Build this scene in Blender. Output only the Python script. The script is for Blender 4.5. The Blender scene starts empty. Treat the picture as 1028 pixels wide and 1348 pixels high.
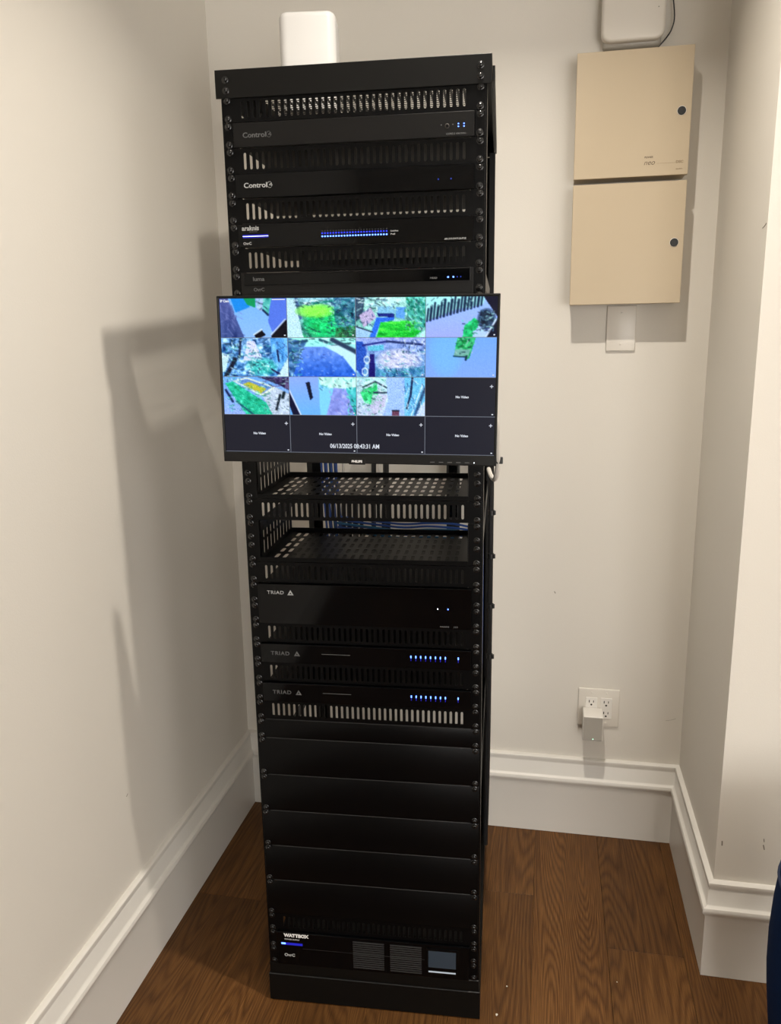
import bpy, bmesh, math, random
import numpy as np
from mathutils import Vector, Matrix, Euler

random.seed(7)
RNG = np.random.default_rng(7)
scene = bpy.context.scene
COL = scene.collection

# ------------------------------------------------------------------ camera
W_PX, H_PX, F_PX = 1028.0, 1348.0, 1047.6
CAM = Vector((0.1325, -1.529, 1.5383)); YAW, PITCH, ROLL = 0.1956, -0.2187, -0.0163
cd = bpy.data.cameras.new('camera'); cam = bpy.data.objects.new('camera', cd); COL.objects.link(cam)
cd.sensor_fit = 'VERTICAL'; cd.sensor_height = 24.0; cd.lens = F_PX * 24.0 / H_PX
cd.clip_start = 0.02
fw = Vector((-math.sin(YAW) * math.cos(PITCH), math.cos(YAW) * math.cos(PITCH), math.sin(PITCH)))
rt = Vector((math.cos(YAW), math.sin(YAW), 0)); up = rt.cross(fw)
r2 = rt * math.cos(ROLL) + up * math.sin(ROLL); u2 = -rt * math.sin(ROLL) + up * math.cos(ROLL)
M = Matrix((r2, u2, -fw)).transposed().to_4x4(); M.translation = CAM
cam.matrix_world = M
scene.camera = cam

# ------------------------------------------------------------------ world, exposure, room lights
wd = bpy.data.worlds.new('world'); scene.world = wd; wd.use_nodes = True
wd.node_tree.nodes['Background'].inputs[0].default_value = (0.9, 0.95, 1.0, 1)
wd.node_tree.nodes['Background'].inputs[1].default_value = 0.03
scene.view_settings.view_transform = 'Standard'; scene.view_settings.look = 'None'
scene.view_settings.gamma = 1.0; scene.view_settings.use_curve_mapping = False
scene.view_settings.exposure = 0.0

CEIL = 2.80
def downlight(x, y, watts, size=0.045):
    d = bpy.data.lights.new('downlight', 'AREA'); d.shape = 'DISK'; d.size = size; d.energy = watts; d.spread = math.radians(126)
    d.color = (1.0, 0.925, 0.82)
    o = bpy.data.objects.new('downlight', d); COL.objects.link(o); o.location = (x, y, CEIL - 0.035)
    return o
downlight(0.07, -0.20, 16.5)
downlight(0.80, -1.70, 5)
downlight(0.80, -3.30, 5)
downlight(2.20, -1.70, 5)
downlight(2.20, -3.30, 5)
FILL_RADIANCE = 8.9            # radiance of the panes in the unseen windows added as fill light

# ------------------------------------------------------------------ materials
MATS = {}
def newmat(name):
    m = bpy.data.materials.new(name); m.use_nodes = True; MATS[name] = m
    nt = m.node_tree; b = nt.nodes['Principled BSDF']
    return m, nt, b
def lin(c):
    c = np.array(c, float) / 255.0
    return tuple(np.where(c <= .04045, c / 12.92, ((c + .055) / 1.055) ** 2.4))
def mat(name, col, rough=.5, metal=0.0, bump=0.0, bscale=200.0, spec=.5, coat=0.0, var=0.0, vscale=8.0, sheen=0.0):
    m, nt, b = newmat(name)
    b.inputs['Base Color'].default_value = (*col, 1); b.inputs['Roughness'].default_value = rough
    b.inputs['Metallic'].default_value = metal; b.inputs['Specular IOR Level'].default_value = spec
    b.inputs['Coat Weight'].default_value = coat; b.inputs['Sheen Weight'].default_value = sheen
    tc = nt.nodes.new('ShaderNodeTexCoord')
    if bump:
        n = nt.nodes.new('ShaderNodeTexNoise'); n.inputs['Scale'].default_value = bscale; n.inputs['Detail'].default_value = 3
        bp = nt.nodes.new('ShaderNodeBump'); bp.inputs['Strength'].default_value = bump; bp.inputs['Distance'].default_value = .002
        nt.links.new(tc.outputs['Object'], n.inputs['Vector']); nt.links.new(n.outputs[0], bp.inputs['Height'])
        nt.links.new(bp.outputs[0], b.inputs['Normal'])
    n2 = nt.nodes.new('ShaderNodeTexNoise'); n2.inputs['Scale'].default_value = vscale; n2.inputs['Detail'].default_value = 4
    nt.links.new(tc.outputs['Object'], n2.inputs['Vector'])
    mr = nt.nodes.new('ShaderNodeMapRange'); mr.inputs[3].default_value = 1 - var; mr.inputs[4].default_value = 1 + var
    nt.links.new(n2.outputs[0], mr.inputs[0])
    hs = nt.nodes.new('ShaderNodeHueSaturation'); hs.inputs['Color'].default_value = (*col, 1)
    nt.links.new(mr.outputs[0], hs.inputs['Value']); nt.links.new(hs.outputs[0], b.inputs['Base Color'])
    return m
def emit(name, col, strength):
    m, nt, b = newmat(name)
    b.inputs['Base Color'].default_value = (0.003, 0.003, 0.003, 1); b.inputs['Specular IOR Level'].default_value = .12; b.inputs['Roughness'].default_value = .3
    b.inputs['Emission Color'].default_value = (*col, 1); b.inputs['Emission Strength'].default_value = strength
    return m

mat('wall_paint', (.735, .70, .635), .62, bump=.10, bscale=260, var=.012, vscale=3)
mat('ceiling_paint', (.80, .78, .73), .7, var=.01)
mat('trim_paint', (.755, .73, .68), .34, bump=.03, bscale=60, var=.012, vscale=5)
mat('scuff', (.22, .19, .15), .8, var=.2, vscale=200)
mat('scuff_faint', (.42, .385, .33), .8, var=.2, vscale=200)
mat('black_powder', (.0032, .0032, .0030), .36, bump=.06, bscale=900, var=.08, vscale=12, spec=.20)
mat('black_panel', (.0016, .0017, .0020), .30, bump=.05, bscale=900, var=.06, spec=.12)
mat('highlight_grey', (.034, .035, .036), .35, var=.1, spec=.4)  # lighter grey that paints the highlight along the panel seams
mat('black_chassis', (.007, .007, .007), .5, var=.08, spec=.2)
mat('black_gloss', (.0012, .0014, .0018), .07, spec=.20, var=.05)
mat('black_satin', (.0050, .0048, .0048), .32, var=.05, spec=.22)
mat('grille_black', (.020, .020, .022), .35, var=.05)
mat('screw_black', (.0055, .0055, .0058), .22, var=.1, spec=.45)
mat('bezel_black', (.0055, .0055, .0055), .34, var=.05, spec=.25)
mat('plastic_black', (.010, .010, .010), .42, var=.1)
mat('print_grey', (.34, .35, .35), .5, var=.03)
mat('print_dim', (.085, .088, .09), .5, var=.03)
mat('print_white', (.75, .75, .75), .5, var=.02)
mat('print_brown', (.10, .07, .04), .6, var=.05)
mat('print_tan', (.30, .22, .13), .6, var=.05)
mat('box_beige', (.510, .415, .285), .42, bump=.05, bscale=700, var=.02)
mat('white_plastic', (.80, .77, .72), .35, var=.01)
mat('white_gloss', (.60, .59, .575), .25, var=.01)
mat('grey_plastic', (.40, .375, .33), .4, var=.02)
mat('plate_white', (.74, .70, .63), .32, var=.01)
mat('socket_dark', (.02, .016, .012), .6, var=.1)
mat('blue_cable', (.008, .055, .26), .38, var=.15, vscale=30)
mat('teal_cable', (.012, .10, .22), .38, var=.15, vscale=30)
mat('red_cable', (.35, .06, .06), .4, var=.1)
mat('white_cable', (.72, .69, .64), .4, var=.05)
mat('black_cable', (.010, .010, .011), .45, var=.1)
mat('navy_fabric', (.0016, .0115, .046), .9, bump=.6, bscale=700, var=.25, vscale=120, spec=.1)
mat('navy_piping', (.006, .016, .05), .8, var=.1)
mat('dark_opening', (.02, .018, .016), .8, var=.1)
mat('wood_dark', (.07, .035, .015), .5, var=.1)
mat('lcd_glass', (.030, .045, .065), .12, var=.03)
mat('crumb', (.62, .58, .50), .8, var=.2, vscale=300)
emit('led_blue', (.10, .22, 1.0), 5.0)
emit('led_blue_soft', (.03, .05, .85), 1.6)
emit('led_dim', (.05, .12, .9), .55)
emit('led_white', (.85, .92, 1.0), 3.0)
emit('led_green', (.55, 1.0, .75), 2.0)
emit('led_bar', (.02, .02, .55), .9)
emit('screen_text', (.85, .9, 1.0), .85)
emit('screen_line', (.42, .47, .58), .42)
emit('screen_dark', (.011, .0115, .022), 1.0)
emit('lcd_bar', (.80, .86, .92), .6)
emit('fill_glow', (1.0, .97, .93), FILL_RADIANCE)  # glowing panes added to brighten the walls evenly

# video material: emission from the tile's own vertex colours (the pictures on the screen)
m, nt, b = newmat('video')
va = nt.nodes.new('ShaderNodeVertexColor'); va.layer_name = 'picture'
b.inputs['Base Color'].default_value = (.003, .003, .003, 1); b.inputs['Roughness'].default_value = .3; b.inputs['Specular IOR Level'].default_value = .12
nt.links.new(va.outputs['Color'], b.inputs['Emission Color']); b.inputs['Emission Strength'].default_value = 1.06

# oak floor
m, nt, b = newmat('oak')
N = nt.nodes.new; Lk = nt.links.new
tc = N('ShaderNodeTexCoord'); oi = N('ShaderNodeObjectInfo')
off = N('ShaderNodeVectorMath'); off.operation = 'SCALE'; off.inputs[0].default_value = (13.0, 29.0, 7.0)
Lk(oi.outputs['Random'], off.inputs['Scale'])
add = N('ShaderNodeVectorMath'); Lk(tc.outputs['Object'], add.inputs[0]); Lk(off.outputs[0], add.inputs[1])
def mapping(s):
    mp = N('ShaderNodeMapping'); mp.inputs['Scale'].default_value = s; Lk(add.outputs[0], mp.inputs['Vector']); return mp
def noise(s, detail=3, dist=0.0, rough=.5):
    n = N('ShaderNodeTexNoise'); n.inputs['Scale'].default_value = 1.0; n.inputs['Detail'].default_value = detail
    n.inputs['Distortion'].default_value = dist; n.inputs['Roughness'].default_value = rough
    Lk(mapping(s).outputs[0], n.inputs['Vector']); return n
big = noise((7.0, .55, 1), 1.6, .25, .4)              # growth field whose level lines are the rings
mul = N('ShaderNodeMath'); mul.operation = 'MULTIPLY'; mul.inputs[1].default_value = 330.0; Lk(big.outputs[0], mul.inputs[0])
fine = noise((380, 9, 1), 4, .3)
ad = N('ShaderNodeMath'); ad.operation = 'MULTIPLY_ADD'; ad.inputs[1].default_value = 2.6; Lk(fine.outputs[0], ad.inputs[0]); Lk(mul.outputs[0], ad.inputs[2])
sn = N('ShaderNodeMath'); sn.operation = 'SINE'; Lk(ad.outputs[0], sn.inputs[0])
rg0 = N('ShaderNodeMapRange'); rg0.inputs[1].default_value = -1; rg0.inputs[2].default_value = 1; Lk(sn.outputs[0], rg0.inputs[0])
rg = N('ShaderNodeMath'); rg.operation = 'POWER'; rg.inputs[1].default_value = .55; Lk(rg0.outputs[0], rg.inputs[0])
pores = noise((650, 14, 1), 2, 0)
tone = noise((5, .8, 1), 2, .2)
mx = N('ShaderNodeMath'); mx.operation = 'MULTIPLY_ADD'; mx.inputs[1].default_value = .20; Lk(rg.outputs[0], mx.inputs[0])
mx2 = N('ShaderNodeMath'); mx2.operation = 'MULTIPLY'; mx2.inputs[1].default_value = .55; Lk(pores.outputs[0], mx2.inputs[0]); Lk(mx2.outputs[0], mx.inputs[2])
mx3 = N('ShaderNodeMath'); mx3.operation = 'MULTIPLY_ADD'; mx3.inputs[1].default_value = .38; Lk(tone.outputs[0], mx3.inputs[0]); Lk(mx.outputs[0], mx3.inputs[2])
cr = N('ShaderNodeValToRGB'); Lk(mx3.outputs[0], cr.inputs[0])
e = cr.color_ramp.elements
e[0].position = .30; e[0].color = (.034, .0128, .0030, 1); e[1].position = .92; e[1].color = (.200, .092, .0260, 1)
x = e.new(.60); x.color = (.095, .0395, .0098, 1)
hs = N('ShaderNodeHueSaturation'); Lk(cr.outputs[0], hs.inputs['Color'])
vr = N('ShaderNodeMapRange'); vr.inputs[3].default_value = .82; vr.inputs[4].default_value = 1.2; Lk(oi.outputs['Random'], vr.inputs[0]); Lk(vr.outputs[0], hs.inputs['Value'])
Lk(hs.outputs[0], b.inputs['Base Color']); b.inputs['Roughness'].default_value = .45; b.inputs['Specular IOR Level'].default_value = .25
bp = N('ShaderNodeBump'); bp.inputs['Strength'].default_value = .25; bp.inputs['Distance'].default_value = .001
Lk(mx.outputs[0], bp.inputs['Height']); Lk(bp.outputs[0], b.inputs['Normal'])

# ------------------------------------------------------------------ mesh helpers
class MB:
    def __init__(s): s.v = []; s.f = []; s.smooth = False
    def add(s, vs, fs):
        o = len(s.v); s.v += [tuple(p) for p in vs]; s.f += [tuple(i + o for i in f) for f in fs]; return s
    def box(s, x0, x1, y0, y1, z0, z1):
        return s.add([(x0, y0, z0), (x1, y0, z0), (x1, y1, z0), (x0, y1, z0), (x0, y0, z1), (x1, y0, z1), (x1, y1, z1), (x0, y1, z1)],
                     [(0, 3, 2, 1), (4, 5, 6, 7), (0, 1, 5, 4), (1, 2, 6, 5), (2, 3, 7, 6), (3, 0, 4, 7)])
    def rbox(s, x0, x1, y0, y1, z0, z1, r=.001, seg=2):
        bm = bmesh.new(); bmesh.ops.create_cube(bm, size=1.0)
        for v in bm.verts: v.co = Vector(((x0 + x1) / 2 + v.co.x * (x1 - x0), (y0 + y1) / 2 + v.co.y * (y1 - y0), (z0 + z1) / 2 + v.co.z * (z1 - z0)))
        bmesh.ops.bevel(bm, geom=list(bm.edges), offset=r, segments=seg, profile=.5, affect='EDGES')
        return s.bm(bm)
    def bm(s, bm):
        bm.verts.index_update(); s.add([v.co[:] for v in bm.verts], [[v.index for v in f.verts] for f in bm.faces]); bm.free(); return s
    def prism(s, pts, y0, y1):          # polygon in x,z extruded along y
        n = len(pts)
        s.add([(x, y0, z) for x, z in pts] + [(x, y1, z) for x, z in pts],
              [tuple(range(n)), tuple(range(2 * n - 1, n - 1, -1))] + [(i + n, (i + 1) % n + n, (i + 1) % n, i) for i in range(n)]); return s
    def lathe(s, prof, n=12, axis='y', c=(0, 0, 0)):    # prof (r, h): revolve about an axis through c
        vs = []; fs = []
        for r, h in prof:
            for k in range(n):
                a = 2 * math.pi * k / n; p = (r * math.cos(a), r * math.sin(a))
                q = {'y': (p[0], h, p[1]), 'z': (p[0], p[1], h), 'x': (h, p[0], p[1])}[axis]
                vs.append((c[0] + q[0], c[1] + q[1], c[2] + q[2]))
        for j in range(len(prof) - 1):
            for k in range(n):
                k2 = (k + 1) % n; fs.append((j * n + k, j * n + k2, (j + 1) * n + k2, (j + 1) * n + k))
        fs.append(tuple(range(n))); fs.append(tuple(range((len(prof) - 1) * n + n - 1, (len(prof) - 1) * n - 1, -1)))
        return s.add(vs, fs)
    def tube(s, pts, r, n=8, sub=6):
        P = [Vector(p) for p in pts]
        if sub > 1 and len(P) > 2:
            Q = []
            for i in range(len(P) - 1):
                a = P[max(i - 1, 0)]; b_ = P[i]; c = P[i + 1]; d = P[min(i + 2, len(P) - 1)]
                for k in range(sub):
                    t = k / sub
                    Q.append(.5 * ((2 * b_) + (c - a) * t + (2 * a - 5 * b_ + 4 * c - d) * t * t + (3 * b_ - a - 3 * c + d) * t ** 3))
            P = Q + [P[-1]]
        vs = []; fs = []; ref = Vector((0.31, 0.9, 0.2)).normalized()
        for i, p in enumerate(P):
            t = (P[min(i + 1, len(P) - 1)] - P[max(i - 1, 0)]).normalized()
            a = t.cross(ref)
            if a.length < .05: a = t.cross(Vector((1, 0, 0)))
            a.normalize(); b2 = t.cross(a)
            for k in range(n):
                an = 2 * math.pi * k / n; vs.append(p + a * (r * math.cos(an)) + b2 * (r * math.sin(an)))
        for i in range(len(P) - 1):
            for k in range(n):
                k2 = (k + 1) % n; fs.append((i * n + k, i * n + k2, (i + 1) * n + k2, (i + 1) * n + k))
        fs.append(tuple(range(n - 1, -1, -1))); fs.append(tuple((len(P) - 1) * n + k for k in range(n)))
        s.smooth = True
        return s.add(vs, fs)
    def mesh(s, name, m, smooth=None):
        me = bpy.data.meshes.new(name); me.from_pydata(s.v, [], s.f)
        bm = bmesh.new(); bm.from_mesh(me); bmesh.ops.recalc_face_normals(bm, faces=bm.faces); bm.to_mesh(me); bm.free()
        me.materials.append(MATS[m])
        if smooth or (smooth is None and s.smooth):
            me.polygons.foreach_set('use_smooth', [True] * len(me.polygons)); me.set_sharp_from_angle(angle=math.radians(40))
        return me
    def build(s, name, m, parent=None, smooth=None):
        return link(name, s.mesh(name, m, smooth), parent)
def link(name, data, parent=None, loc=None, rot=None):
    o = bpy.data.objects.new(name, data); COL.objects.link(o)
    if parent is not None: o.parent = parent
    if loc is not None: o.location = loc
    if rot is not None: o.rotation_euler = rot
    return o
def tag(o, label=None, cat=None, group=None, kind=None):
    if label: o['label'] = label
    if cat: o['category'] = cat
    if group: o['group'] = group
    if kind: o['kind'] = kind
    return o
def thing(name, label, cat, loc=(0, 0, 0), rotz=0, group=None):
    return tag(link(name, None, None, loc, (0, 0, rotz)), label, cat, group)

def hole12(w, h):                       # stadium outline, 12 points, vertical slot w x h
    r = w / 2; s = h / 2 - r; d = r * .72
    return [(-d, -s - d), (-r * .3, -h / 2), (r * .3, -h / 2), (d, -s - d), (r, -s), (r, s), (d, s + d), (r * .3, h / 2), (-r * .3, h / 2), (-d, s + d), (-r, s), (-r, -s)]
def hole4(w, h): return [(-w / 2, -h / 2), (w / 2, -h / 2), (w / 2, h / 2), (-w / 2, h / 2)]
def perf(mb, u0, u1, v0, v1, nu, nv, outline, t, fn, shear=0.0, mu=0.0, mv=0.0, stagger=False):
    """a plate with nu x nv real holes; fn(u, v, d) places it, d from 0 (face) to t (back); mu, mv plain margins"""
    n = len(outline); k = n // 4
    a0, a1, b0, b1 = u0 + mu, u1 - mu, v0 + mv, v1 - mv
    du = (a1 - a0) / nu; dv = (b1 - b0) / nv
    def quad(p, q, r, s_):
        pts = [p, q, r, s_]
        mb.add([fn(x, y, 0) for x, y in pts] + [fn(x, y, t) for x, y in pts], [(0, 1, 2, 3), (7, 6, 5, 4)])
    if mu > 0: quad((u0, v0), (a0, v0), (a0, v1), (u0, v1)); quad((a1, v0), (u1, v0), (u1, v1), (a1, v1))
    if mv > 0: quad((a0, v0), (a1, v0), (a1, b0), (a0, b0)); quad((a0, b1), (a1, b1), (a1, v1), (a0, v1))
    for i in range(nu):
        for j in range(nv):
            x0 = a0 + i * du; y0 = b0 + j * dv; cx = x0 + du / 2; cy = y0 + dv / 2
            cor = [(x0, y0), (x0 + du, y0), (x0 + du, y0 + dv), (x0, y0 + dv)]
            rim = []
            for c in range(4):
                p, q = cor[c], cor[(c + 1) % 4]
                for e_ in range(k): rim.append((p[0] + (q[0] - p[0]) * e_ / k, p[1] + (q[1] - p[1]) * e_ / k))
            hol = [(cx + x + shear * y, cy + y) for x, y in outline]
            vs = [fn(x, y, 0) for x, y in rim] + [fn(x, y, 0) for x, y in hol] + [fn(x, y, t) for x, y in rim] + [fn(x, y, t) for x, y in hol]
            fs = []
            for e_ in range(n):
                g = (e_ + 1) % n
                fs += [(e_, g, n + g, n + e_), (2 * n + g, 2 * n + e_, 3 * n + e_, 3 * n + g), (n + e_, n + g, 3 * n + g, 3 * n + e_)]
            mb.add(vs, fs)
    # rim of the plate
    P = [(u0, v0), (u1, v0), (u1, v1), (u0, v1)]
    for c in range(4):
        p, q = P[c], P[(c + 1) % 4]; mb.add([fn(*p, 0), fn(*q, 0), fn(*q, t), fn(*p, t)], [(0, 3, 2, 1)])
    return mb

TXT = {}
def text(s, size, m, parent, x, y, z, name='lettering', align='LEFT', bold=0.0, italic=0.0, sx=1.0, depth=.0003, rot=(math.pi / 2, 0, 0)):
    key = (s, size, m, align, bold, italic, sx)
    if key not in TXT:
        cu = bpy.data.curves.new('t', 'FONT'); cu.body = s; cu.size = size; cu.align_x = align; cu.align_y = 'CENTER'
        cu.offset = bold; cu.space_character = 1.12 if s == 'TRIAD' else 1.0; cu.shear = italic; cu.extrude = depth; cu.resolution_u = 3
        to = bpy.data.objects.new('t', cu); COL.objects.link(to)
        dg = bpy.context.evaluated_depsgraph_get(); dg.update()
        me = bpy.data.meshes.new_from_object(to.evaluated_get(dg)); bpy.data.objects.remove(to); bpy.data.curves.remove(cu)
        for v in me.vertices: v.co.x *= sx
        me.materials.clear(); me.materials.append(MATS[m]); me.name = name; TXT[key] = me
    return link(name, TXT[key], parent, (x, y, z), rot)

# ------------------------------------------------------------------ the room
XL, YB, XR, YJ = -0.8206, 0.7723, 0.5522, 0.2494
XE, YF = 3.2, -5.2
def struct(o): o['kind'] = 'structure'; return o
wl = struct(MB().box(XL - .12, XL, YF, YB, 0, CEIL).build('wall_left', 'wall_paint'))
wb = struct(MB().box(XL - .12, XR, YB, YB + .12, 0, CEIL).build('wall_back', 'wall_paint'))
wr = struct(MB().box(XR, XE + .12, YJ, YB + .12, 0, CEIL).build('wall_right', 'wall_paint'))
WY0, WY1, WZ0, WZ1 = -3.8, -2.4, .85, 2.25
struct(MB().box(XE, XE + .12, YF, WY0, 0, CEIL).box(XE, XE + .12, WY1, YJ, 0, CEIL).box(XE, XE + .12, WY0, WY1, 0, WZ0).box(XE, XE + .12, WY0, WY1, WZ1, CEIL).build('wall_far_right', 'wall_paint'))
win = struct(MB().box(XE + .02, XE + .07, WY0, WY0 + .05, WZ0, WZ1).box(XE + .02, XE + .07, WY1 - .05, WY1, WZ0, WZ1).box(XE + .02, XE + .07, WY0, WY1, WZ0, WZ0 + .05).box(XE + .02, XE + .07, WY0, WY1, WZ1 - .05, WZ1)
             .box(XE + .02, XE + .07, (WY0 + WY1) / 2 - .025, (WY0 + WY1) / 2 + .025, WZ0, WZ1).build('fill_window_1', 'trim_paint'))  # added out of view for its fill light
for k in range(2):
    w0 = WY0 + .05 if k == 0 else (WY0 + WY1) / 2 + .025
    MB().box(XE + .045, XE + .050, w0, w0 + (WY1 - WY0) / 2 - .075, WZ0 + .05, WZ1 - .05).build('fill_pane', 'fill_glow', win)
GX0, GX1, GZ0, GZ1 = .9, 3.0, .08, 2.30
wf = MB().box(XL - .12, -.3, YF - .12, YF, 0, CEIL).box(.6, GX0, YF - .12, YF, 0, CEIL).box(GX1, XE + .12, YF - .12, YF, 0, CEIL)
wf.box(-.3, .6, YF - .12, YF, 2.1, CEIL).box(GX0, GX1, YF - .12, YF, GZ1, CEIL).box(GX0, GX1, YF - .12, YF, 0, GZ0)
struct(wf.build('wall_front', 'wall_paint'))
struct(MB().box(-.3, .6, YF - .11, YF - .06, 0, 2.1).build('door_1', 'dark_opening'))
gw = MB(); gm = (GX0 + GX1) / 2
for q0, q1 in ((GX0, GX0 + .06), (gm - .04, gm + .04), (GX1 - .06, GX1)): gw.box(q0, q1, YF - .08, YF - .03, GZ0, GZ1)
gw.box(GX0, GX1, YF - .08, YF - .03, GZ0, GZ0 + .08).box(GX0, GX1, YF - .08, YF - .03, GZ1 - .06, GZ1)
gw = struct(gw.build('fill_window_2', 'trim_paint'))  # second unseen opening, added to even out light on the walls
for q0, q1 in ((GX0 + .06, gm - .04), (gm + .04, GX1 - .06)): MB().box(q0, q1, YF - .058, YF - .052, GZ0 + .08, GZ1 - .06).build('fill_pane', 'fill_glow', gw)
struct(MB().box(XL - .12, XE + .12, YF - .12, YB + .12, CEIL, CEIL + .1).build('ceiling', 'ceiling_paint'))
# floor: boards laid front to back over a dark bed
fl = struct(MB().box(XL - .12, XE + .12, YF - .12, YB + .12, -.05, -.0125).build('floor', 'socket_dark'))
PW = .1875; seam0 = .3185
i0 = int(math.floor((XL - seam0) / PW)) ; i1 = int(math.ceil((XE - seam0) / PW))
ends = {0: [.285, -1.5, -3.4], -1: [-.62, -2.5, -4.2], 1: [-.25, -1.9, -3.6], -2: [.45, -1.2, -3.0], -3: [-.9, -2.9], -4: [.12, -1.6, -3.7], -5: [-.35, -2.2], -6: [.3, -1.4, -3.3]}
for i in range(i0, i1):
    xa = max(seam0 + i * PW, XL + .002); xb = min(seam0 + (i + 1) * PW, XE - .002)
    if xb - xa < .01: continue
    yend = YB - .002 if xb <= XR + .03 else YJ - .002
    if xa < XR < xb: yend = YB - .002
    cuts = [yend] + [c for c in ends.get(i, [random.uniform(-.9, .1), random.uniform(-3.2, -1.8)]) if c < yend - .2] + [YF + .002]
    for a, c in zip(cuts[1:], cuts[:-1]):
        g = .0004; cv = .0006
        pl = [(xa + g, a + g), (xb - g, a + g), (xb - g, c - g), (xa + g, c - g)]
        if xa < XR < xb and c > YJ:          # this board is notched round the corner of the wall
            pl = [(xa + g, a + g), (xb - g, a + g), (xb - g, YJ - .002), (XR - .002, YJ - .002), (XR - .002, c - g), (xa + g, c - g)] if a < YJ else [(xa + g, a + g), (XR - .002, a + g), (XR - .002, c - g), (xa + g, c - g)]
        ox_, oy_ = (xa + xb) / 2, (a + c) / 2; pl = [(x - ox_, y - oy_) for x, y in pl]; n = len(pl)
        cen = (0, 0) if n == 4 else (-.04, -.3)
        inn = []
        for k in range(n):
            p0_, p1_, p2_ = Vector(pl[k - 1]), Vector(pl[k]), Vector(pl[(k + 1) % n])
            e1 = (p1_ - p0_).normalized(); e2 = (p2_ - p1_).normalized(); n1 = Vector((-e1.y, e1.x)); n2 = Vector((-e2.y, e2.x))
            inn.append(p1_ + (n1 + n2) * cv)
        vs = [(x, y, -.012) for x, y in pl] + [(x, y, -cv * .6) for x, y in pl] + [(q.x, q.y, 0) for q in inn]
        fs = [tuple(range(n - 1, -1, -1)), tuple(range(2 * n, 3 * n))]
        for k in range(n):
            k2 = (k + 1) % n; fs += [(k, k2, n + k2, n + k), (n + k, n + k2, 2 * n + k2, 2 * n + k)]
        o = MB().add(vs, fs).build('floor_board', 'oak', fl); o.location = (ox_, oy_, 0)
# baseboards: one moulded profile mitred round the room
PROF = [(.0, .258), (.007, .258), (.0125, .254), (.0135, .248), (.010, .240), (.0105, .236), (.0125, .232), (.0125, .197), (.0150, .194), (.0215, .191),
        (.0240, .185), (.0235, .179), (.0200, .174), (.0175, .170), (.0165, .166), (.0165, .001), (.0, .001)]
PTS = [(XL, YF), (XL, YB), (XR, YB), (XR, YJ), (XE, YJ)]
NRM = [(1, 0), (0, -1), (-1, 0), (0, -1)]
for k, nm in enumerate(['baseboard_left', 'baseboard_back', 'baseboard_right', 'baseboard_right_front']):
    A, B_ = PTS[k], PTS[k + 1]; n = NRM[k]
    mA = (n[0] + (NRM[k - 1][0] if k > 0 else 0), n[1] + (NRM[k - 1][1] if k > 0 else 0))
    mB = (n[0] + (NRM[k + 1][0] if k < 3 else 0), n[1] + (NRM[k + 1][1] if k < 3 else 0))
    c = len(PROF); vs = [(A[0] + mA[0] * t, A[1] + mA[1] * t, z) for t, z in PROF] + [(B_[0] + mB[0] * t, B_[1] + mB[1] * t, z) for t, z in PROF]
    mb = MB().add(vs, [tuple(range(c)), tuple(range(2 * c - 1, c - 1, -1))] + [(j, (j + 1) % c, (j + 1) % c + c, j + c) for j in range(c)])
    struct(mb.build(nm, 'trim_paint', None, True))
# small marks on the paint
def scuff(par, pts, r=.0009, m='scuff'):
    MB().tube(pts, r, 5, 3).build('scuff', m, par)
scuff(wr, [(XR - .0002, .286, 1.7385), (XR - .0002, .272, 1.7405), (XR - .0002, .258, 1.7445)], .0009, 'scuff_faint')
scuff(wr, [(XR + .012, YJ, .362), (XR + .0125, YJ, .350)], .0014)
scuff(wr, [(.655, YJ, .378), (.656, YJ, .370)], .0009)
scuff(wr, [(.655, YJ, .362), (.658, YJ, .350)], .0012)
scuff(wb, [(.168, YB, .789), (.171, YB, .783)], .0013)
scuff(wb, [(.505, YB, .400), (.520, YB, .403), (.534, YB, .409)], .0006, 'scuff_faint')
scuff(wl, [(XL, .010, .482), (XL, .016, .486)], .0011)

# ------------------------------------------------------------------ the rack
RX, RY, RYAW = -0.2302, 0.0, 0.0575
Z0, U = 0.1042, 0.04445
cs, sn_ = math.cos(RYAW), math.sin(RYAW)
def R2W(x, y, z): return (RX + cs * x - sn_ * y, RY + sn_ * x + cs * y, z)
def zn(n): return Z0 + (42 - n) * U
def rthing(name, label, cat, z, group=None, x=0, y=0): return thing(name, label, cat, R2W(x, y, z), RYAW, group)

rack = rthing('equipment_rack', 'tall black open frame equipment rack standing on the wooden floor', 'rack', 0)
DEP = .64
def post(sx, front):
    mb = MB(); y = 0 if front else DEP; dy = 1 if front else -1
    xo, xi = (.2445, .2165) if front else (.2545, .2265)
    ztop, zb = zn(0) + .004, .070
    t = .0022
    # flange with square mounting holes, then the side flange
    if front: perf(mb, xi, xo, Z0, Z0 + 42 * U, 1, 126, hole4(.0092, .0092), t, lambda u, v, d: (sx * u, y + dy * d, v))
    else: mb.box(min(sx * xi, sx * xo), max(sx * xi, sx * xo), min(y, y + dy * t), max(y, y + dy * t), Z0, Z0 + 42 * U)
    mb.box(min(sx * xi, sx * xo), max(sx * xi, sx * xo), min(y, y + dy * t), max(y, y + dy * t), zb, Z0)
    mb.box(min(sx * xi, sx * xo), max(sx * xi, sx * xo), min(y, y + dy * t), max(y, y + dy * t), Z0 + 42 * U, ztop)
    ya, yb = sorted((y, y + dy * .055))
    x2, x3 = sorted((sx * xo, sx * (xo - t)))
    mb.box(x2, x3, ya, yb, zb, ztop)
    ye = y + dy * .055; y2, y3 = sorted((ye, ye - dy * t)); x2, x3 = sorted((sx * xo, sx * (xo - .014)))
    mb.box(x2, x3, y2, y3, zb, ztop)
    return mb.build('post', 'black_powder', rack)
for sx in (-1, 1):
    for fr in (True, False): post(sx, fr)
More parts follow.
